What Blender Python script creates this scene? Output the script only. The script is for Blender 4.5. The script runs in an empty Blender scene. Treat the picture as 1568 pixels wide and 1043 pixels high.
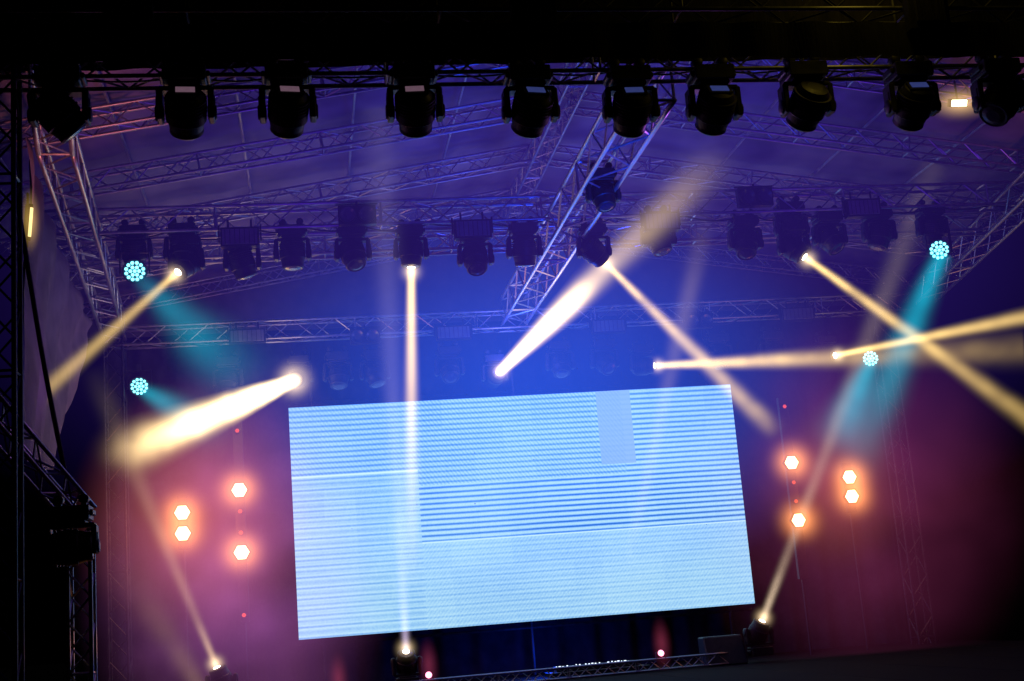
import bpy, math, random, bmesh
from mathutils import Vector, Matrix
random.seed(7)
sc=bpy.context.scene
sc.view_settings.view_transform='Standard'; sc.view_settings.look='None'; sc.view_settings.exposure=0
PI=math.pi
def link(o): sc.collection.objects.link(o); return o
# ------------------------------------------------------------------ node helper
class NT:
    def __init__(s,m):
        m.use_nodes=True; s.nt=m.node_tree; s.nt.nodes.clear(); s.out=s.n('ShaderNodeOutputMaterial')
    def n(s,t): return s.nt.nodes.new(t)
    def k(s,a,b): s.nt.links.new(a,b)
    def m(s,op,a,b=None,c=None):
        n=s.n('ShaderNodeMath'); n.operation=op
        for i,v in enumerate((a,b,c)):
            if v is None: continue
            if isinstance(v,(int,float)): n.inputs[i].default_value=v
            else: s.k(v,n.inputs[i])
        return n.outputs[0]
    def noise(s,vec,scale,detail=3,rough=.55,dist=0):
        n=s.n('ShaderNodeTexNoise'); n.inputs['Scale'].default_value=scale; n.inputs['Detail'].default_value=detail
        n.inputs['Roughness'].default_value=rough; n.inputs['Distortion'].default_value=dist
        s.k(vec,n.inputs['Vector']); return n.outputs['Fac']
    def ramp(s,fac,pts):
        n=s.n('ShaderNodeValToRGB'); cr=n.color_ramp
        while len(cr.elements)<len(pts): cr.elements.new(.5)
        for e,(p,c) in zip(cr.elements,pts):
            e.position=p; e.color=(c,c,c,1) if isinstance(c,(int,float)) else (*c,1)
        s.k(fac,n.inputs[0]); return n.outputs[0]
    def mix(s,f,a,b):
        n=s.n('ShaderNodeMix'); n.data_type='RGBA'
        if isinstance(f,(int,float)): n.inputs[0].default_value=f
        else: s.k(f,n.inputs[0])
        for i,v in ((6,a),(7,b)):
            if isinstance(v,tuple): n.inputs[i].default_value=(*v,1)
            else: s.k(v,n.inputs[i])
        return n.outputs[2]
MATS={}
def surf(name,c1,c2,rough=.5,metal=0,scale=6,bump=.1,stretch=(1,1,1),spec=.5):
    if name in MATS: return MATS[name]
    m=bpy.data.materials.new(name); g=NT(m)
    tc=g.n('ShaderNodeTexCoord'); mp=g.n('ShaderNodeMapping'); mp.inputs['Scale'].default_value=stretch
    g.k(tc.outputs['Object'],mp.inputs[0])
    f=g.noise(mp.outputs[0],scale,2,.6)
    col=g.ramp(f,[(.3,c1),(.7,c2)])
    p=g.n('ShaderNodeBsdfPrincipled'); g.k(col,p.inputs['Base Color'])
    p.inputs['Metallic'].default_value=metal; p.inputs['Specular IOR Level'].default_value=spec
    g.k(g.m('MULTIPLY_ADD',f,.3,rough-.15),p.inputs['Roughness'])
    if bump>0:
        b=g.n('ShaderNodeBump'); b.inputs['Strength'].default_value=bump; b.inputs['Distance'].default_value=.02
        g.k(g.noise(mp.outputs[0],scale*3,2),b.inputs['Height']); g.k(b.outputs[0],p.inputs['Normal'])
    g.k(p.outputs[0],g.out.inputs[0]); MATS[name]=m; return m
def emis(name,col,s,edge=None):
    if name in MATS: return MATS[name]
    m=bpy.data.materials.new(name); g=NT(m); e=g.n('ShaderNodeEmission')
    tc=g.n('ShaderNodeTexCoord'); f=g.noise(tc.outputs['Object'],30,1)
    e.inputs[0].default_value=(*col,1); g.k(g.m('MULTIPLY_ADD',f,s*.4,s*.8),e.inputs[1])
    m.cycles.emission_sampling='NONE'
    g.k(e.outputs[0],g.out.inputs[0]); MATS[name]=m; return m
ALU=surf('truss_aluminium',(.22,.22,.25),(.34,.34,.38),.4,.85,9,0)
BLK=surf('black_housing',(.010,.010,.011),(.022,.022,.024),.5,0,14,0,spec=.3)
DRK=surf('black_steel',(.02,.02,.022),(.05,.05,.052),.45,.5,10,0)
GLS=surf('dark_lens_glass',(.02,.02,.03),(.05,.05,.07),.25,0,3,0)
CLOTH=surf('black_drape_cloth',(.006,.006,.007),(.014,.013,.015),.95,0,5,.4,(3,3,.4),.05)
LIT=emis('lit_lamp_lens',(1,.86,.6),14)
GLINT=emis('reflection_plate_blue',(.10,.14,.55),.25)  # reflections on the black heads, put in as faintly glowing plates
GLINT_PINK=emis('reflection_plate_pink',(.45,.25,.36),.25)
CYL=emis('cyan_led',(.22,.9,1),2.6); CYB=surf('led_backing',(.01,.06,.08),(.02,.09,.11),.4)
HOT=emis('hot_blinder_cell',(1,.66,.28),7); HOTR=emis('blinder_rim',(1,.28,.05),2.0); RED=emis('red_cell',(1,.1,.03),.9)
PANEL=surf('strobe_panel_face',(.07,.07,.09),(.12,.12,.14),.45)
# ------------------------------------------------------------------ mesh builder
class MB:
    def __init__(s): s.v=[];s.f=[];s.mi=[];s.sm=[]
    def add(s,vs,fs,mi=0,sm=False):
        o=len(s.v); s.v+= [tuple(v) for v in vs]
        for f in fs: s.f.append(tuple(i+o for i in f)); s.mi.append(mi); s.sm.append(sm)
    def box(s,c,sz,mi=0,R=None,taper=1):
        c=Vector(c); vs=[]
        for z in(-.5,.5):
            t=taper if z>0 else 1
            for x,y in((-.5,-.5),(.5,-.5),(.5,.5),(-.5,.5)):
                v=Vector((x*sz[0]*t,y*sz[1]*t,z*sz[2])); vs.append(c+(R@v if R else v))
        s.add(vs,[(3,2,1,0),(4,5,6,7),(0,1,5,4),(1,2,6,5),(2,3,7,6),(3,0,4,7)],mi)
    def tube(s,a,b,r,n=6,mi=0,seg=1):
        a=Vector(a);b=Vector(b);d=b-a
        if d.length<1e-5: return
        q=d.to_track_quat('Z','Y'); vs=[]
        ring=[q@Vector((r*math.cos(2*PI*i/n),r*math.sin(2*PI*i/n),0)) for i in range(n)]
        for j in range(seg+1):
            p=a+d*(j/seg)
            for w in ring: vs.append(p+w)
        fs=[(j*n+i,j*n+(i+1)%n,(j+1)*n+(i+1)%n,(j+1)*n+i) for j in range(seg) for i in range(n)]
        s.add(vs,fs+[tuple(range(n-1,-1,-1)),tuple(range(seg*n,(seg+1)*n))],mi,n>6)
    def lathe(s,prof,o,d,n=20,mis=None):
        o=Vector(o); q=Vector(d).to_track_quat('Z','Y'); vs=[]
        for z,r in prof:
            for i in range(n): vs.append(o+q@Vector((r*math.cos(2*PI*i/n),r*math.sin(2*PI*i/n),z)))
        for k in range(len(prof)-1):
            s.add(vs[k*n:(k+2)*n],[(i,(i+1)%n,n+(i+1)%n,n+i) for i in range(n)],mis[k] if mis else 0,n>8)
        s.add(vs[:n],[tuple(range(n-1,-1,-1))],0)
        s.add(vs[-n:],[tuple(range(n))],mis[-1] if mis else 0)
    def obj(s,name,mats,bevel=0,parent=None):
        me=bpy.data.meshes.new(name); me.from_pydata(s.v,[],s.f); me.update()
        for m in mats: me.materials.append(m)
        me.polygons.foreach_set('material_index',s.mi); me.polygons.foreach_set('use_smooth',s.sm)
        o=link(bpy.data.objects.new(name,me))
        if bevel:
            b=o.modifiers.new('bevel','BEVEL'); b.width=bevel; b.segments=1; b.limit_method='ANGLE'; b.angle_limit=math.radians(50)
        if parent: o.parent=parent
        return o
def truss_into(mb,A,B,size=.3,hint=(0,0,1),rc=.024,rd=.011,bay=None):
    A=Vector(A);B=Vector(B);d=(B-A).normalized(); u=Vector(hint); s=d.cross(u).normalized(); u=s.cross(d).normalized()
    h=size/2; cs=[s*h+u*h,-s*h+u*h,-s*h-u*h,s*h-u*h]
    L=(B-A).length; nb=max(2,round(L/(bay or size*1.15)))
    for c in cs: mb.tube(A+c,B+c,rc,8,0,nb)
    for f in range(4):
        c0,c1=cs[f],cs[(f+1)%4]
        for i in range(nb):
            p=A+d*(L*i/nb); q=A+d*(L*(i+1)/nb)
            if (i+f)%2: mb.tube(p+c0,q+c1,rd,4,0,2)
            else: mb.tube(p+c1,q+c0,rd,4,0,2)
            if i%6==0: mb.tube(p+c0,p+c1,rd*1.2,4)
def truss(name,A,B,size=.3,mat=ALU,**k):
    mb=MB(); truss_into(mb,A,B,size,**k); return mb.obj(name,[mat])
# ------------------------------------------------------------------ camera
co=link(bpy.data.objects.new("camera",bpy.data.cameras.new("camera")))
Xc=Vector((13000,610,-2060)).normalized(); Zc=Vector((-790,9900,-2060)).normalized(); Yc=Zc.cross(Xc).normalized(); Zc=Xc.cross(Yc).normalized()
co.matrix_world=Matrix.Translation((0,0,2.9))@Matrix((Xc,Yc,Zc)).to_4x4()
co.data.sensor_width=36; co.data.lens=47.3; co.data.clip_end=2000; sc.camera=co
# ------------------------------------------------------------------ sky
w=bpy.data.worlds.new("World"); sc.world=w; w.use_nodes=True
sk=w.node_tree.nodes.new('ShaderNodeTexSky'); sk.sky_type='NISHITA'; sk.sun_disc=False; sk.sun_elevation=math.radians(-6); sk.sun_rotation=math.radians(200)
bg=w.node_tree.nodes["Background"]; w.node_tree.links.new(sk.outputs[0],bg.inputs[0]); bg.inputs[1].default_value=.015
w.cycles.sampling_method='NONE'
sl=bpy.data.lights.new("moonlight",'SUN'); sl.energy=.005; sl.angle=.01; so=link(bpy.data.objects.new("moonlight",sl)); so.rotation_euler=(math.radians(50),0,math.radians(200))
# ------------------------------------------------------------------ ground, stage deck
mb=MB(); mb.add([(-300,-300,0),(300,-300,0),(300,600,0),(-300,600,0)],[(0,1,2,3)]); mb.obj('ground',[surf('asphalt',(.03,.03,.03),(.06,.06,.06),.9,0,2,.3)])
mb=MB(); mb.box((3.75,18,1.0),(15,13,1.8)); 
for i in range(12): mb.box((-3.1+i*1.245,18,1.925),(1.235,12.98,.05),1)
mb.obj('stage_deck',[CLOTH,surf('black_deck_plywood',(.006,.006,.006),(.016,.014,.015),.9,0,4,.2,spec=.05)],.006)
# ------------------------------------------------------------------ canopy roof
def roofz(x): 
    return 10.1-.1625*abs(x-3.75)
mb=MB(); nx,ny=64,48; X0,X1,Y0,Y1=-4.25,11.75,11.4,24
vs=[]
for j in range(ny+1):
    for i in range(nx+1):
        x=X0+(X1-X0)*i/nx; y=Y0+(Y1-Y0)*j/ny
        sag=-.09*abs(math.sin((y-12)*PI/2.2))**.7+.03*math.sin(x*5+y*2.3)*math.sin(y*3.1-x)
        vs.append((x,y,roofz(x)+.18+sag))
mb.add(vs,[(j*(nx+1)+i,j*(nx+1)+i+1,(j+1)*(nx+1)+i+1,(j+1)*(nx+1)+i) for j in range(ny) for i in range(nx)],0,True)
FAB=surf('canopy_fabric',(.05,.05,.06),(.22,.21,.24),.8,0,.9,.5,spec=.1)
mb.obj('canopy_roof',[FAB])
def curtain(name,x0,x1,z0,ztop,y,mat,amp=.05,fr=5,step=.06):
    mb=MB(); n=int((x1-x0)/step); vs=[]
    for i in range(n+1):
        x=x0+(x1-x0)*i/n; yy=y+amp*math.sin(x*fr*2)+amp*.5*math.sin(x*fr*3.7+1)
        vs.append((x,yy,z0(x) if callable(z0) else z0)); vs.append((x,yy+.03,ztop(x)))
    mb.add(vs,[(2*i,2*i+2,2*i+3,2*i+1) for i in range(n)],0,True); return mb.obj(name,[mat])
curtain('backdrop_curtain',-3.4,10.9,1.95,lambda x:8.3,24.2,surf('navy_backdrop',(.02,.02,.03),(.045,.045,.06),.9,0,3,.3,spec=.1))
curtain('gable_fabric',-4.2,11.7,8.3,lambda x:roofz(x)+.1,23.9,surf('gable_cloth',(.05,.05,.06),(.10,.095,.11),.85,0,1.5,.4,spec=.1),.02,2)
curtain('front_valance',-4.2,11.7,8.33,lambda x:roofz(x)+.12,12.42,CLOTH,.02,3)
mb=MB(); top=[(-2.75,14,8.3),(-2.95,16,8.25),(-3.1,18.5,8.15),(-3.2,21,8.0)]; bot=[(-2.75,14,4.9),(-2.98,16,5.05),(-3.22,18,5.26),(-3.22,21,7.5)]
vs=[];N=24;Mm=12
def lerp(l,t):
    t*=len(l)-1; i=min(int(t),len(l)-2); return Vector(l[i]).lerp(Vector(l[i+1]),t-i)
for i in range(N+1):
    for j in range(Mm+1):
        p=lerp(top,i/N).lerp(lerp(bot,i/N),j/Mm); p.x+=.05*math.sin(i*1.3+j*.5)+.03*math.sin(j*.9); vs.append(p)
mb.add(vs,[(i*(Mm+1)+j,(i+1)*(Mm+1)+j,(i+1)*(Mm+1)+j+1,i*(Mm+1)+j+1) for i in range(N) for j in range(Mm)],0,True)
mb.obj('side_wall_fabric',[surf('side_cloth',(.08,.06,.09),(.18,.14,.2),.85,0,1.5,.5,spec=.1)])
# ------------------------------------------------------------------ trusses
for y in (13.2,15.2,17.2,19.3,21.4,23.4):
    mb=MB()
    for sx in(-1,1): truss_into(mb,(3.75+sx*.1,y,9.85),(3.75+sx*7.9,y,8.6),.24,rc=.02,rd=.01)
    mb.obj('roof_rafter_truss',[ALU])
mb=MB()
for k in range(-5,6):
    if k: x=3.75+k*1.45; mb.tube((x,11.5,roofz(x)-.02),(x,23.9,roofz(x)-.02),.02,6,0,20)
mb.obj('roof_purlins',[ALU])
truss('ridge_truss',(3.75,12.6,9.8),(3.75,23.8,9.8),.26)
truss('longitudinal_truss',(3.68,12.5,8.16),(3.68,22.3,8.1),.42,rc=.03,rd=.014,bay=.5,mat=surf('bright_aluminium',(.36,.36,.42),(.5,.5,.56),.38,.8,9,0))
truss('front_lighting_truss',(-3.2,12.15,8.24),(9.6,12.15,8.2),.3)
truss('mother_truss',(-3.2,11.75,8.72),(9.6,11.75,8.64),.34,mat=DRK)
truss('mid_lighting_truss',(-3.2,17.5,8.38),(11.0,17.5,8.38),.32)
truss('mid_support_truss',(-3.2,18.6,8.3),(11.0,18.6,8.3),.26)
truss('rear_lighting_truss',(-3.2,22.5,7.98),(11.0,22.5,7.98),.3)
truss('eave_truss',(-2.44,14,8.25),(-3.0,22.4,8.1),.34,rc=.03)
truss('eave_truss',(-2.2,12.3,8.2),(-2.44,14,8.25),.34,rc=.03)
truss('eave_truss',(10.0,15.5,8.25),(11.26,22.4,8.12),.34,rc=.03)
truss('tower_truss',(-2.56,12,0),(-2.56,12,8.9),.26,mat=DRK,hint=(0,1,0))
truss('tower_truss',(-3.02,22.5,0),(-3.02,22.5,8.3),.3,mat=DRK,hint=(0,1,0))
truss('tower_truss',(10.39,22.5,0),(10.39,22.5,8.3),.3,mat=DRK,hint=(0,1,0))
truss('wing_truss',(-2.75,11.8,5.15),(-2.06,13,4.15),.2,rc=.02)
truss('wing_truss',(-2.08,13,0),(-2.08,13,4.1),.2,hint=(0,1,0),rc=.02)
truss('floor_truss',(.6,21,2.03),(6.4,21,2.06),.16,rc=.015,rd=.008)
mb=MB(); n=160; vs=[]
for i in range(n+1):
    x=-3.2+12.8*i/n; yy=11.5+.02*math.sin(i*.9); vs+=[(x,yy,7.985-.0055*(x)+.012*math.sin(i*.35)),(x,yy,8.36-.008*x)]
mb.add(vs,[(2*i,2*i+2,2*i+3,2*i+1) for i in range(n)],0,True); mb.obj('truss_drape',[CLOTH])
for x in(-1.36,2.3,6.2):
    mb=MB(); mb.box((x,11.45,8.5),(.42,.12,.62)); mb.box((x,11.37,8.5),(.3,.04,.5)); mb.tube((x,11.45,8.8),(x,11.45,9.6),.02); mb.tube((x-.15,11.45,8.8),(x,11.45,9.1),.012); mb.tube((x+.15,11.45,8.8),(x,11.45,9.1),.012)
    mb.obj('chain_hoist',[CLOTH],.01)
# ------------------------------------------------------------------ fixtures
def fixture_head(loc,aim,lit=False,s=1.0,up=1,name='moving_head_light',glint=None,origin_is_lens=False):
    aim=Vector(aim).normalized(); P=Vector(loc)
    if origin_is_lens: P=P-aim*.2*s
    emp=link(bpy.data.objects.new(name,None)); emp.location=P
    a=MB(); u=up
    a.box((0,0,.30*s*u),(.34*s,.28*s,.13*s)); a.box((0,0,.222*s*u),(.26*s,.22*s,.03*s))
    for sx in(-1,1):
        a.box((sx*.185*s,0,.30*s*u),(.03*s,.18*s,.05*s))
        if up>0:
            a.box((sx*.11*s,0,.38*s),(.05*s,.06*s,.03*s)); a.tube((sx*.11*s,-.05*s,.43*s),(sx*.11*s,.05*s,.43*s),.045*s,10)
    a.obj('base',[BLK],.008*s,emp)
    y=MB(); y.box((0,0,.19*s*u),(.42*s,.13*s,.04*s))
    for sx in(-1,1):
        y.box((sx*.2*s,0,.06*s*u),(.05*s,.15*s,.26*s)); y.tube((sx*.17*s,0,0),(sx*.24*s,0,0),.065*s,14)
        y.box((sx*.222*s,0,.04*s*u),(.02*s,.10*s,.18*s))
    y.obj('yoke',[BLK],.012*s,emp)
    h=MB()
    prof=[(-.2,.07),(-.19,.12),(-.15,.145),(-.06,.155),(-.05,.162),(.05,.162),(.06,.15),(.13,.135),(.165,.136),(.18,.122),(.176,.1)]
    h.lathe([(z*s,r*s) for z,r in prof],(0,0,0),aim,20)
    h.lathe([(.178*s,.1*s),(.19*s,.06*s)],(0,0,0),aim,16,[1,1])
    q=aim.to_track_quat('Z','Y'); R=q.to_matrix()
    for k in range(5):
        h.lathe([((-.14+.028*k)*s,.166*s),((-.13+.028*k)*s,.166*s)],(0,0,0),aim,20)
    for k in range(3): h.box(q@Vector((0,.155*s,(-.1+.05*k)*s)),(.1*s,.02*s,.02*s),0,R)
    mats=[BLK,GLS]
    if glint:
        mats.append(glint); h.box(q@Vector((0,0,-.206*s)),(.2*s,.12*s,.012*s),0,R); h.box(q@Vector((0,0,-.215*s)),(.15*s,.07*s,.008*s),2,R)  # glowing plate on the rear cap stands in for a reflection
    h.obj('head',mats,0,emp)
    if lit:
        l=MB(); l.lathe([(.17*s,.055*s),(.195*s,.052*s),(.2*s,.03*s)],(0,0,0),aim,16,[0,0,0]); l.obj('lens',[LIT],0,emp)
    return emp
def led_par(loc,aim,s=1.0,lit=True):
    P=Vector(loc); aim=Vector(aim).normalized(); q=aim.to_track_quat('Z','Y')
    emp=link(bpy.data.objects.new('led_par_light',None)); emp.location=P
    b=MB(); b.lathe([(-.22*s,.06*s),(-.2*s,.11*s),(-.1*s,.135*s),(0,.16*s),(.015*s,.16*s),(.015*s,.15*s),(.0,.148*s)],(0,0,0),aim,24,[0]*6+[1])
    b.obj('can',[BLK,CYB],0,emp)
    y=MB()
    for sx in(-1,1): y.box((sx*.185*s,0,.1*s),(.015*s,.05*s,.28*s))
    y.box((0,0,.245*s),(.385*s,.05*s,.015*s)); y.box((0,0,.3*s),(.06*s,.06*s,.1*s)); y.obj('bracket',[DRK],0,emp)
    f=MB(); pts=[(0,0)]+[(.055*math.cos(k*PI/3),.055*math.sin(k*PI/3)) for k in range(6)]+[(.11*math.cos(k*PI/6+.26),.11*math.sin(k*PI/6+.26)) for k in range(12)]
    for x,yy in pts: f.lathe([(.003*s,.0235*s),(.012*s,.021*s),(.017*s,.01*s)],q@Vector((x*s,yy*s,0)),aim,10,[0,0,0])
    f.obj('led_face',[CYL if lit else GLS],0,emp)
def strobe_panel(x,y,z,wd=.5,hh=.26):
    m=MB(); m.box((x,y,z),(wd,.14,hh)); m.box((x,y-.075,z),(wd*.9,.012,hh*.8),1)
    for k in range(-3,4): m.box((x+k*wd*.125,y-.083,z),(.008,.006,hh*.78),0)
    for sx in(-1,1): m.box((x+sx*(wd/2+.02),y,z+.06),(.02,.04,hh*.9)); m.tube((x+sx*wd*.3,y,z+hh/2),(x+sx*wd*.3,y,z+hh/2+.12),.015)
    m.obj('strobe_panel',[BLK,PANEL],.006)
def double_blinder(x,y,z):
    m=MB(); m.box((x,y,z),(.5,.12,.26))
    for sx in(-1,1): m.lathe([(0,.115),(.05,.115),(.05,.1),(.02,.06)],(x+sx*.125,y-.06,z),(0,-1,-.15),20,[0,0,1,1])
    m.tube((x,y,z+.13),(x,y,z+.2),.018); m.box((x,y,z+.16),(.56,.03,.02)); m.obj('audience_blinder',[BLK,GLS],.006)
fx=[(-2.05,7.80),(-.93,7.80),(0,7.79),(1.19,7.77),(2.30,7.74),(3.29,7.72),(4.13,7.72),(5.09,7.74),(6.20,7.72),(7.15,7.74)]
for i,(x,z) in enumerate(fx):
    fixture_head((x,12,z-.09),(random.uniform(-.15,.15),.8,-.6) if i not in(0,9) else ((.6,.3,-.7) if i==0 else (-.5,-.2,-.6)),s=1.16,glint=[GLINT,GLINT_PINK][i in(1,2,3)] if i not in(0,7,9) else None)
for x,z,a in ((-1.45,7.95,(0,-.3,-1)),(-.69,7.78,(.3,.2,-1)),(-.03,7.88,(0,0,-1)),(.77,7.85,(.2,-.5,-1)),(2.42,7.72,(0,-.6,-1)),(3.1,7.8,(0,.2,-1)),(5.0,7.9,(.2,-.2,-1)),(6.25,7.8,(-.2,-.5,-1)),(6.95,7.98,(0,.3,-1)),(7.5,7.82,(.4,-.5,-1)),(8.25,7.85,(-.3,0,-1))):
    fixture_head((x,17.5,z),a,s=1.05)
strobe_panel(-.7,17.3,8.08); strobe_panel(2.38,17.3,8.08); strobe_panel(7.95,17.3,8.2); strobe_panel(5.0,17.3,8.1)
double_blinder(6.35,17.2,8.38); double_blinder(.84,17.2,8.3)
fixture_head((3.74,15.3,7.85),(.1,-.3,-1),s=.9)
for x,a in ((.63,(0,-.4,-1)),(1.25,(.2,-.3,-1)),(2.52,(0,-.7,-.8)),(4.45,(0,-.5,-1)),(5.24,(.2,-.8,-.7)),(7.3,(0,-.3,-1)),(8.3,(0,-.3,-1)),(-1.2,(0,-.3,-1))):
    fixture_head((x,22.5,7.15),a,s=1.1)
for x,z in((2.6,7.75),(5.3,7.74),(8.74,7.8),(-.84,7.85)): strobe_panel(x,22.25,z,.6,.24)
double_blinder(6.9,22.2,7.75); double_blinder(1.1,22.2,7.75)
led_par((-2.06,17.4,7.71),(.1,-1,-.35)); led_par((9.07,17.4,7.58),(-.35,-1,-.35))
led_par((-2.62,22.4,7.13),(.1,-1,-.3),1.05); led_par((10.07,22.4,6.97),(-.4,-1,-.3),1.0)
fixture_head((-2.08,17.55,7.98),(0,.4,-.8),s=1.0); fixture_head((9.09,17.55,7.9),(0,.4,-.8),s=1.0)
# ------------------------------------------------------------------ lit haze (emission-only, thin: it neither absorbs nor casts shadow)
def vol_common(m,rate):
    m.cycles.volume_step_rate=rate; g=NT(m); em=g.n('ShaderNodeEmission'); g.k(em.outputs[0],g.out.inputs['Volume']); return g,em
def beam(a,b,r0,r1,prof,col,nz=.3,nsc=1.6,name='light_beam',soft=1.5):
    a=Vector(a); b=Vector(b); L=(b-a).length; n=14; vs=[]; r0*=soft; r1*=soft
    for z,r in((0,r0),(L,r1)):
        for i in range(n): vs.append((r*1.02*math.cos(i*2*PI/n),r*1.02*math.sin(i*2*PI/n),z))
    fs=[(i,(i+1)%n,n+(i+1)%n,n+i) for i in range(n)]+[tuple(range(n-1,-1,-1)),tuple(range(n,2*n))]
    me=bpy.data.meshes.new(name); me.from_pydata(vs,[],fs); o=link(bpy.data.objects.new(name,me))
    o.matrix_world=Matrix.Translation(a)@(b-a).to_track_quat('Z','Y').to_matrix().to_4x4(); o.visible_shadow=False
    m=bpy.data.materials.new(name+'_haze'); g,em=vol_common(m,.5)
    tc=g.n('ShaderNodeTexCoord'); sp=g.n('ShaderNodeSeparateXYZ'); g.k(tc.outputs['Object'],sp.inputs[0])
    t=g.m('DIVIDE',sp.outputs[2],L); r=g.m('MULTIPLY_ADD',t,r1-r0,r0)
    rho2=g.m('DIVIDE',g.m('ADD',g.m('MULTIPLY',sp.outputs[0],sp.outputs[0]),g.m('MULTIPLY',sp.outputs[1],sp.outputs[1])),g.m('MULTIPLY',r,r))
    p1=g.m('MAXIMUM',g.m('SUBTRACT',1,rho2),0); pr=g.m('MULTIPLY_ADD',g.m('POWER',p1,4.5),1.5,g.m('MULTIPLY',p1,.12))
    mx=max(p[1] for p in prof)
    e=g.m('MULTIPLY',g.m('DIVIDE',pr,r),g.m('MULTIPLY',g.ramp(t,[(p,v/mx) for p,v in prof]),mx*.95))
    if nz>0:
        nn=g.noise(tc.outputs['Object'],nsc,1.5,.6)
        e=g.m('MULTIPLY',e,g.m('MAXIMUM',g.m('MULTIPLY_ADD',nn,4*nz,1-2*nz),0.0))
    g.k(e,em.inputs[1]); em.inputs[0].default_value=(*col,1); me.materials.append(m); return o
bm=bmesh.new(); bmesh.ops.create_icosphere(bm,subdivisions=2,radius=1.02); SPH=bpy.data.meshes.new('haze_puff'); bm.to_mesh(SPH); bm.free()
def haze(c,rad,col,B,p=1.5,nz=.35,nsc=.8,name='haze_cloud',rate=2.4):
    me=SPH.copy(); me.name=name
    o=link(bpy.data.objects.new(name,me)); o.location=c; o.scale=rad; o.visible_shadow=False
    m=bpy.data.materials.new(name); g,em=vol_common(m,rate)
    em.inputs[0].default_value=(*col,1); me.materials.append(m)
    tc=g.n('ShaderNodeTexCoord'); vm=g.n('ShaderNodeVectorMath'); vm.operation='LENGTH'; g.k(tc.outputs['Object'],vm.inputs[0])
    f=g.m('POWER',g.m('MAXIMUM',g.m('MULTIPLY_ADD',vm.outputs['Value'],-1.03,1),0),p)
    if nz>0:
        ge=g.n('ShaderNodeNewGeometry'); nn=g.noise(ge.outputs['Position'],nsc,1.5,.6)
        f=g.m('MULTIPLY',f,g.m('MAXIMUM',g.m('MULTIPLY_ADD',nn,4*nz,1-2*nz),0))
    S=B*(p+1)/(2*rad[1]); g.k(g.m('MULTIPLY',f,S),em.inputs[1]); return o
YEL=(1,.66,.19); TAN=(1,.68,.34)
def lit_beam(a,b,r0,r1,prof,col,halo=.3,up=1,s=1.0,hb=1.4,**k):
    d=(Vector(b)-Vector(a)).normalized()
    fixture_head(a,d,True,s,up,origin_is_lens=True)
    haze(tuple(Vector(a)+d*.05),(halo,)*3,(1,.72,.40),hb,5,0,name='lamp_glow')
    beam(a,b,r0,r1,prof,col,**k)
lit_beam((-1.52,17.4,7.67),(-3.11,16,5.77),.055,.13,[(0,.8),(.15,.45),(.6,.34),(1,.24)],(1,.66,.18),nz=.15)
lit_beam((1.53,17.4,7.61),(1.27,17.4,3.41),.062,.15,[(0,1.7),(.3,1.0),(.5,.5),(.75,.18),(1,0)],YEL,nz=.1)
lit_beam((4.17,17.4,7.60),(6.95,19,5.28),.047,.19,[(0,1.2),(.3,.65),(.62,.42),(.85,.34),(1,.0)],YEL,nz=.6)
lit_beam((7.06,17.4,7.55),(9.5,15.85,4.6),.052,.17,[(0,1.3),(.3,.7),(.6,.38),(1,.25)],YEL,nz=.6)
lit_beam((3.35,22.35,7.05),(5.23,15,8.26),.078,.34,[(0,3.6),(.3,2.9),(.42,1.6),(.49,.5),(.6,.25),(.82,.15),(1,0)],(1,.70,.28),nz=.15,halo=.35)
lit_beam((-.09,22.35,7.10),(-2.31,17,5.24),.085,.32,[(0,8),(.35,6.0),(.48,2.6),(.72,1.2),(.9,.4),(1,0)],(1,.72,.30),nz=.6,nsc=2.2,halo=.6,hb=2.2)
lit_beam((6.09,22.35,7.03),(11.64,20,6.56),.064,.30,[(0,1.6),(.3,.8),(.45,.45),(.7,.18),(1,.10)],YEL,nz=.5)
lit_beam((9.40,22.35,7.05),(11.3,19,6.9),.056,.14,[(0,1.3),(.3,.75),(1,.45)],YEL,nz=.3)
lit_beam((-1.43,21,2.57),(-3.01,20,7.02),.06,.24,[(0,.45),(.15,.13),(.7,.06),(1,.0)],TAN,up=-1,nz=.3)
lit_beam((1.39,21,2.57),(1.13,16,9.35),.07,.28,[(0,.4),(.12,.12),(.6,.06),(1,.02)],(.75,.6,.9),up=-1,nz=.1)
lit_beam((7.05,21,2.59),(9.50,18,9.09),.07,.26,[(0,.5),(.15,.13),(.6,.08),(1,.02)],(1,.75,.5),up=-1,nz=.3)
beam((4.5,21,2.3),(5.6,17,8.18),.08,.2,[(0,.0),(.2,.0),(.4,.05),(.8,.08),(1,.0)],TAN)
beam((-1.57,20,2.25),(-2.47,19,4.09),.15,.35,[(0,.07),(1,.0)],YEL,nz=.5)
CY=(.0,.46,.6)
beam((-2.0,17.3,7.6),(-.55,16.8,5.9),.13,.66,[(0,.10),(.2,.24),(.5,.30),(1,0)],CY,nz=.3,soft=1.4)
beam((-2.55,22.3,7.05),(-1.2,21,6.0),.13,.55,[(0,.3),(.3,.28),(1,0)],CY,nz=.2,soft=1.4)
beam((9.05,17.3,7.5),(7.45,18,4.4),.14,.46,[(0,.6),(.3,.5),(.6,.3),(1,0)],CY,nz=.25,soft=1.5)
beam((10.02,22.3,6.9),(8.95,22,5.3),.16,.52,[(0,.5),(.5,.45),(1,0)],CY,nz=.25,soft=1.5)
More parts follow.
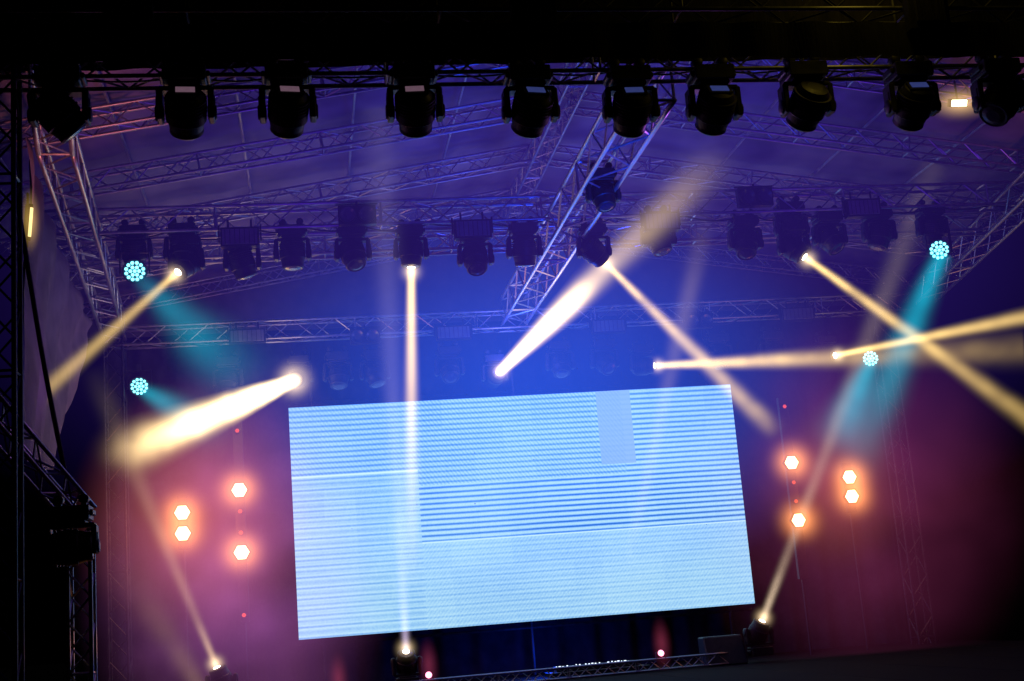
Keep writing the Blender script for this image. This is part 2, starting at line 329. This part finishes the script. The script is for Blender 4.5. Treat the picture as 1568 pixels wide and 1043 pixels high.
# ------------------------------------------------------------------ blinder battens
def batten(x,big,small,z0,z1,y=22):
    m=MB(); m.box((x,y+.06,(z0+z1)/2),(.16,.1,z1-z0)); 
    for z in big:
        m.lathe([(0,.15),(.06,.15),(.065,.125),(.05,.12)],(x,y,z),(0,-1,-.05),6,[0,0,2,1])
        haze((x,y-.1,z),(.68,.5,.68),(1,.33,.09),1.9,4,0,name='blinder_glow')
    for z in small: m.lathe([(0,.05),(.04,.05),(.042,.035)],(x,y,z),(0,-1,0),6,[0,0,3])
    m.tube((x,y+.1,z0),(x,y+.1,1.95),.025); m.obj('led_blinder_batten',[BLK,HOT,HOTR,RED],.004)
batten(-1.95,[4.98,4.65],[],4.4,5.25)
batten(-1.05,[5.28,4.29],[4.94,4.6,6.24,3.31],3.2,6.4)
batten(8.2,[5.16,4.18],[4.82,4.5,6.13],3.2,6.3)
batten(9.2,[4.85,4.52],[],4.25,5.1)
# ------------------------------------------------------------------ LED screen
SX0,SX1,SZ0,SZ1,SY=-.23,7.72,2.86,6.79,23.3
m=bpy.data.materials.new('led_screen_picture'); g=NT(m); m.cycles.emission_sampling='NONE'
tc=g.n('ShaderNodeTexCoord'); sp=g.n('ShaderNodeSeparateXYZ'); g.k(tc.outputs['Object'],sp.inputs[0])
u=g.m('DIVIDE',sp.outputs[0],SX1-SX0); v=g.m('DIVIDE',sp.outputs[2],SZ1-SZ0)
def gt(a,b): return g.m('GREATER_THAN',a,b)
def lt(a,b): return g.m('LESS_THAN',a,b)
def mul(*a):
    r=a[0]
    for x in a[1:]: r=g.m('MULTIPLY',r,x)
    return r
warp=g.noise(tc.outputs['Object'],.6,1,.5)
ph=g.m('ADD',mul(v,43.0),mul(warp,.25))
st=g.m('POWER',g.m('MULTIPLY_ADD',g.m('SINE',mul(ph,2*PI)),.5,.5),2.0)
dg=g.m('SINE',g.m('ADD',mul(u,2*PI*118),g.m('ADD',mul(v,2*PI*43),mul(warp,9))))
dg=g.m('MULTIPLY_ADD',dg,.5,.5)
dg2=g.m('MULTIPLY_ADD',g.m('SINE',g.m('SUBTRACT',mul(u,2*PI*120),mul(v,2*PI*50))),.5,.5)
fine=g.m('MULTIPLY_ADD',g.m('SINE',mul(v,2*PI*67)),.5,.5)
right=gt(u,.272)
lowR=mul(right,lt(v,.372)); midR=mul(right,gt(v,.372),lt(v,.62)); topR=mul(right,gt(v,.62))
tr2=mul(topR,gt(u,.74)); tr1=mul(topR,lt(u,.74)); left=lt(u,.272); leftU=mul(left,gt(v,.69)); leftL=mul(left,lt(v,.69))
grey=mul(gt(u,.683),lt(u,.762),gt(v,.665))
fadeA=g.noise(tc.outputs['Object'],.35,1,.5)
amp=g.m('ADD',g.m('ADD',mul(midR,.72),mul(tr2,.62)),g.m('ADD',mul(tr1,.40),g.m('ADD',mul(leftU,.40),g.m('ADD',mul(leftL,.24),mul(lowR,.13)))))
amp=mul(amp,g.m('MULTIPLY_ADD',grey,-.7,1),g.m('MULTIPLY_ADD',fadeA,1.0,.5))
dark=mul(amp,st)
dark=g.m('ADD',dark,mul(g.m('ADD',mul(tr1,.17),mul(leftU,.10)),dg))
dark=g.m('ADD',dark,mul(lowR,.10,dg2))
dark=g.m('ADD',dark,mul(g.m('ADD',mul(leftL,.14),mul(lowR,.08)),fine))
vmx=g.n('ShaderNodeCombineXYZ'); g.k(g.m('FLOOR',mul(u,15)),vmx.inputs[0]); g.k(g.m('FLOOR',mul(v,8)),vmx.inputs[1])
wn=g.n('ShaderNodeTexWhiteNoise'); g.k(vmx.outputs[0],wn.inputs[0])
vpx=g.n('ShaderNodeCombineXYZ'); g.k(g.m('FLOOR',mul(u,480)),vpx.inputs[0]); g.k(g.m('FLOOR',mul(v,240)),vpx.inputs[1])
wp=g.n('ShaderNodeTexWhiteNoise'); g.k(vpx.outputs[0],wp.inputs[0])
big=g.noise(tc.outputs['Object'],.45,2,.5)
dark=g.m('ADD',dark,g.m('MULTIPLY_ADD',wn.outputs[0],.05,g.m('MULTIPLY',big,.22)))
dark=g.m('ADD',dark,mul(wp.outputs[0],.10))
dark=g.m('ADD',dark,mul(g.m('MAXIMUM',g.m('SUBTRACT',v,.45),0),.22))
seam=mul(lt(g.m('ABSOLUTE',g.m('SUBTRACT',v,.372)),.004),right)
seam2=mul(lt(g.m('ABSOLUTE',g.m('SUBTRACT',v,.69)),.004),left)
dark=g.m('SUBTRACT',dark,mul(g.m('ADD',seam,seam2),.4))
col=g.ramp(dark,[(0,(.62,.90,1.0)),(.3,(.38,.68,.95)),(.6,(.15,.39,.85)),(1,(.02,.14,.52))])
col=g.mix(mul(grey,.75),col,(.24,.41,.70))
vo=g.n('ShaderNodeTexVoronoi'); vo.inputs['Scale'].default_value=2.2; g.k(tc.outputs['Object'],vo.inputs['Vector'])
dead=lt(vo.outputs['Distance'],.03)
col=g.mix(mul(dead,.7),col,(.05,.1,.3))
em=g.n('ShaderNodeEmission'); g.k(col,em.inputs[0]); em.inputs[1].default_value=1.0; g.k(em.outputs[0],g.out.inputs[0])
root=link(bpy.data.objects.new('led_video_wall',None)); root.location=(SX0,SY,SZ0)
W,H=SX1-SX0,SZ1-SZ0
mb=MB(); mb.add([(0,0,0),(W,0,0),(W,0,H),(0,0,H)],[(0,1,2,3)]); mb.obj('screen_face',[m],0,root)
mb=MB()
for i in range(15):
    for j in range(8): mb.box((W*(i+.5)/15,.07,H*(j+.5)/8),(W/15-.008,.12,H/8-.008))
mb.obj('cabinets',[BLK],0,root)
mb=MB()
for x in (.4,W/2,W-.4): mb.tube((x,.2,-.9),(x,.2,H+1.1),.03); 
mb.tube((0,.2,H+.1),(W,.2,H+.1),.03); mb.tube((0,.2,-.1),(W,.2,-.1),.03); mb.obj('support_frame',[DRK],0,root)
# ------------------------------------------------------------------ floor gear
def small_light(x,z,mat,y=21,r=.04):
    m=MB(); m.lathe([(-.12,.04),(-.1,.06),(0,.065),(.005,.05)],(x,y,z),(0,-1,.25),14,[0,0,0,1]); m.box((x,y+.05,z-.1),(.16,.12,.05)); 
    for sx in(-1,1): m.box((x+sx*.075,y+.02,z-.04),(.012,.04,.12))
    m.obj('floor_spot_light',[BLK,mat],.003)
MAG=emis('magenta_lamp',(1,.25,.45),4)
small_light(1.71,2.19,MAG); small_light(5.35,2.22,MAG)
for x,z in((1.71,2.19),(5.35,2.22),(.35,2.1)): haze((x,20.9,z+.15),(.2,.2,.5),(1,.12,.25),.13,2,0,name='lamp_glow')
mb=MB(); WHT=emis('equipment_led',(.75,.85,1),2)
mb.box((4.4,21.4,2.02),(1.6,.5,.06)); mb.box((4.4,21.5,2.09),(1.3,.3,.08))
for k in range(26):
    x=3.75+k*.052+random.uniform(-.01,.01); mb.box((x,21.34,2.135+random.uniform(-.01,.015)),(random.uniform(.012,.04),.02,.014),1)
for sx in(-1,1): mb.tube((4.4+sx*.7,21.4,2.0),(4.4+sx*.7,21.4,1.95),.03)
mb.obj('mixing_table',[BLK,WHT],.004)
mb=MB(); mb.add([(6.1,21,1.95),(6.75,21,1.95),(6.75,21.5,1.95),(6.1,21.5,1.95),(6.1,21.2,2.4),(6.75,21.2,2.4),(6.75,21.5,2.4),(6.1,21.5,2.4)],[(3,2,1,0),(4,5,6,7),(0,1,5,4),(1,2,6,5),(2,3,7,6),(3,0,4,7)])
mb.obj('stage_monitor_speaker',[BLK],.02)
fixture_head((-1.99,12,3.80),(1,.1,.02),s=.95,name='side_moving_head_light')
def flood(x,y,z,wd,hh,mat,aim):
    q=Vector(aim).to_track_quat('Z','Y').to_matrix(); m=MB(); c=Vector((x,y,z))
    m.box(c,(wd,hh,.08),0,q); m.box(c+q@Vector((0,0,.043)),(wd*.86,hh*.8,.01),1,q)
    m.tube(c,c+Vector((0,0,.3)),.015); m.obj('work_floodlight',[BLK,mat],.004)
FL=emis('flood_led',(1,.85,.5),6)
flood(8.36,15,8.85,.24,.1,FL,(0,-1,-.5)); haze((8.36,14.95,8.83),(.6,.3,.3),(1,.6,.2),.9,3,0,name='lamp_glow')
flood(-2.53,13,7.02,.04,.36,emis('tube_led',(1,.75,.3),1.4),(1,-1,-.2)); haze((-2.5,12.95,7.02),(.12,.12,.4),(1,.6,.15),.5,2,0,name='lamp_glow')
flood(.62,12.1,8.53,.3,.06,emis('pink_panel_glow',(1,.6,.55),.5),(0,-1,-.5))  # small pinkish panel, set glowing; built with the floodlight function
def cable(pts,r=.012,name='hanging_cable'):
    c=bpy.data.curves.new(name,'CURVE'); c.dimensions='3D'; c.bevel_depth=r; c.bevel_resolution=1; c.resolution_u=6; s=c.splines.new('NURBS'); s.points.add(len(pts)-1); s.use_endpoint_u=True; s.order_u=3
    for p,q in zip(s.points,pts): p.co=(*q,1)
    o=link(bpy.data.objects.new(name,c)); c.materials.append(BLK)
cable([(-2.5,12.3,7.1),(-2.42,12.6,6.2),(-2.3,12.7,5.3),(-2.2,12.9,4.6)],.025)
for i in range(len(fx)-1):
    x0,x1=fx[i][0],fx[i+1][0]; cable([(x0+.1,12.1,8.1),((x0+x1)/2,12.15,8.1-random.uniform(.02,.07)),(x1-.1,12.1,8.1)],.01)
for y,z in((17.4,8.22),(22.4,7.83)):
    x=-2.5
    while x<10: 
        d=random.uniform(.6,1.2); cable([(x,y,z),(x+d/2,y,z-random.uniform(.08,.25)),(x+d,y,z)],.012); x+=d
# ------------------------------------------------------------------ haze clouds
haze((3.6,21.2,6.5),(6.2,2.0,3.6),(.01,.13,1),.56,1.15,0)
haze((3.4,16.6,7.8),(9.0,3.9,4.8),(.13,.05,.9),.19,.9,0)
haze((-1.1,21.0,4.0),(2.5,1.2,3.6),(.62,.16,.62),.36,1.2,.6,1.1)
haze((-1.6,21.3,4.9),(2.1,1.1,2.3),(1,.19,.05),.38,1.5,0)
haze((8.9,20.9,4.5),(3.3,1.4,3.5),(.62,.08,.28),.17,1.3,.6,.9)
haze((8.7,21.5,4.7),(1.5,.9,1.7),(1,.22,.05),.20,1.6,0)
# ------------------------------------------------------------------ lamps
def pt(loc,col,e,r=.15):
    l=bpy.data.lights.new('stage_wash_point','POINT'); l.energy=e; l.color=col; l.shadow_soft_size=r; link(bpy.data.objects.new('stage_wash_point',l)).location=loc
def spot(loc,to,col,e,ang=70,r=.1):
    l=bpy.data.lights.new('stage_spot_lamp','SPOT'); l.energy=e; l.color=col; l.spot_size=math.radians(ang); l.spot_blend=.8; l.shadow_soft_size=r
    o=link(bpy.data.objects.new('stage_spot_lamp',l)); o.location=loc; o.rotation_euler=(Vector(to)-Vector(loc)).to_track_quat('-Z','Y').to_euler()
BL=(.003,.06,1)
spot((3.7,14,6.5),(3.7,15.5,10),BL,300,120)
spot((3.7,19,6.5),(3.7,18,10),BL,150,120)
spot((.3,15,6.3),(-.3,16,10),(.14,.02,1),85,110); spot((7.6,15,6.3),(8.0,16,10),(.14,.02,1),85,110)
spot((-1.7,13.3,6.3),(-2.6,14.6,9),(1,.24,.25),170,65); spot((8.6,13.8,6.5),(9.8,15.0,9),(1,.24,.28),190,70)
pt((-2.0,15.5,5.9),(.6,.18,.8),14); pt((5.8,11.2,9.3),(1,.7,.08),22)
pt((3.5,21.8,7.4),BL,34); pt((3.7,22.6,2.3),(.0,.05,1),45); pt((-1.5,21.5,4.8),(1,.3,.08),34); pt((8.7,21.5,4.6),(1,.3,.08),14)  # low blue point is added to tint the area below the screen; no fixture there
pt((-1.8,13.5,3.0),(1,.35,.12),2)
pt((4.6,13.6,7.6),(.55,.14,1),16)
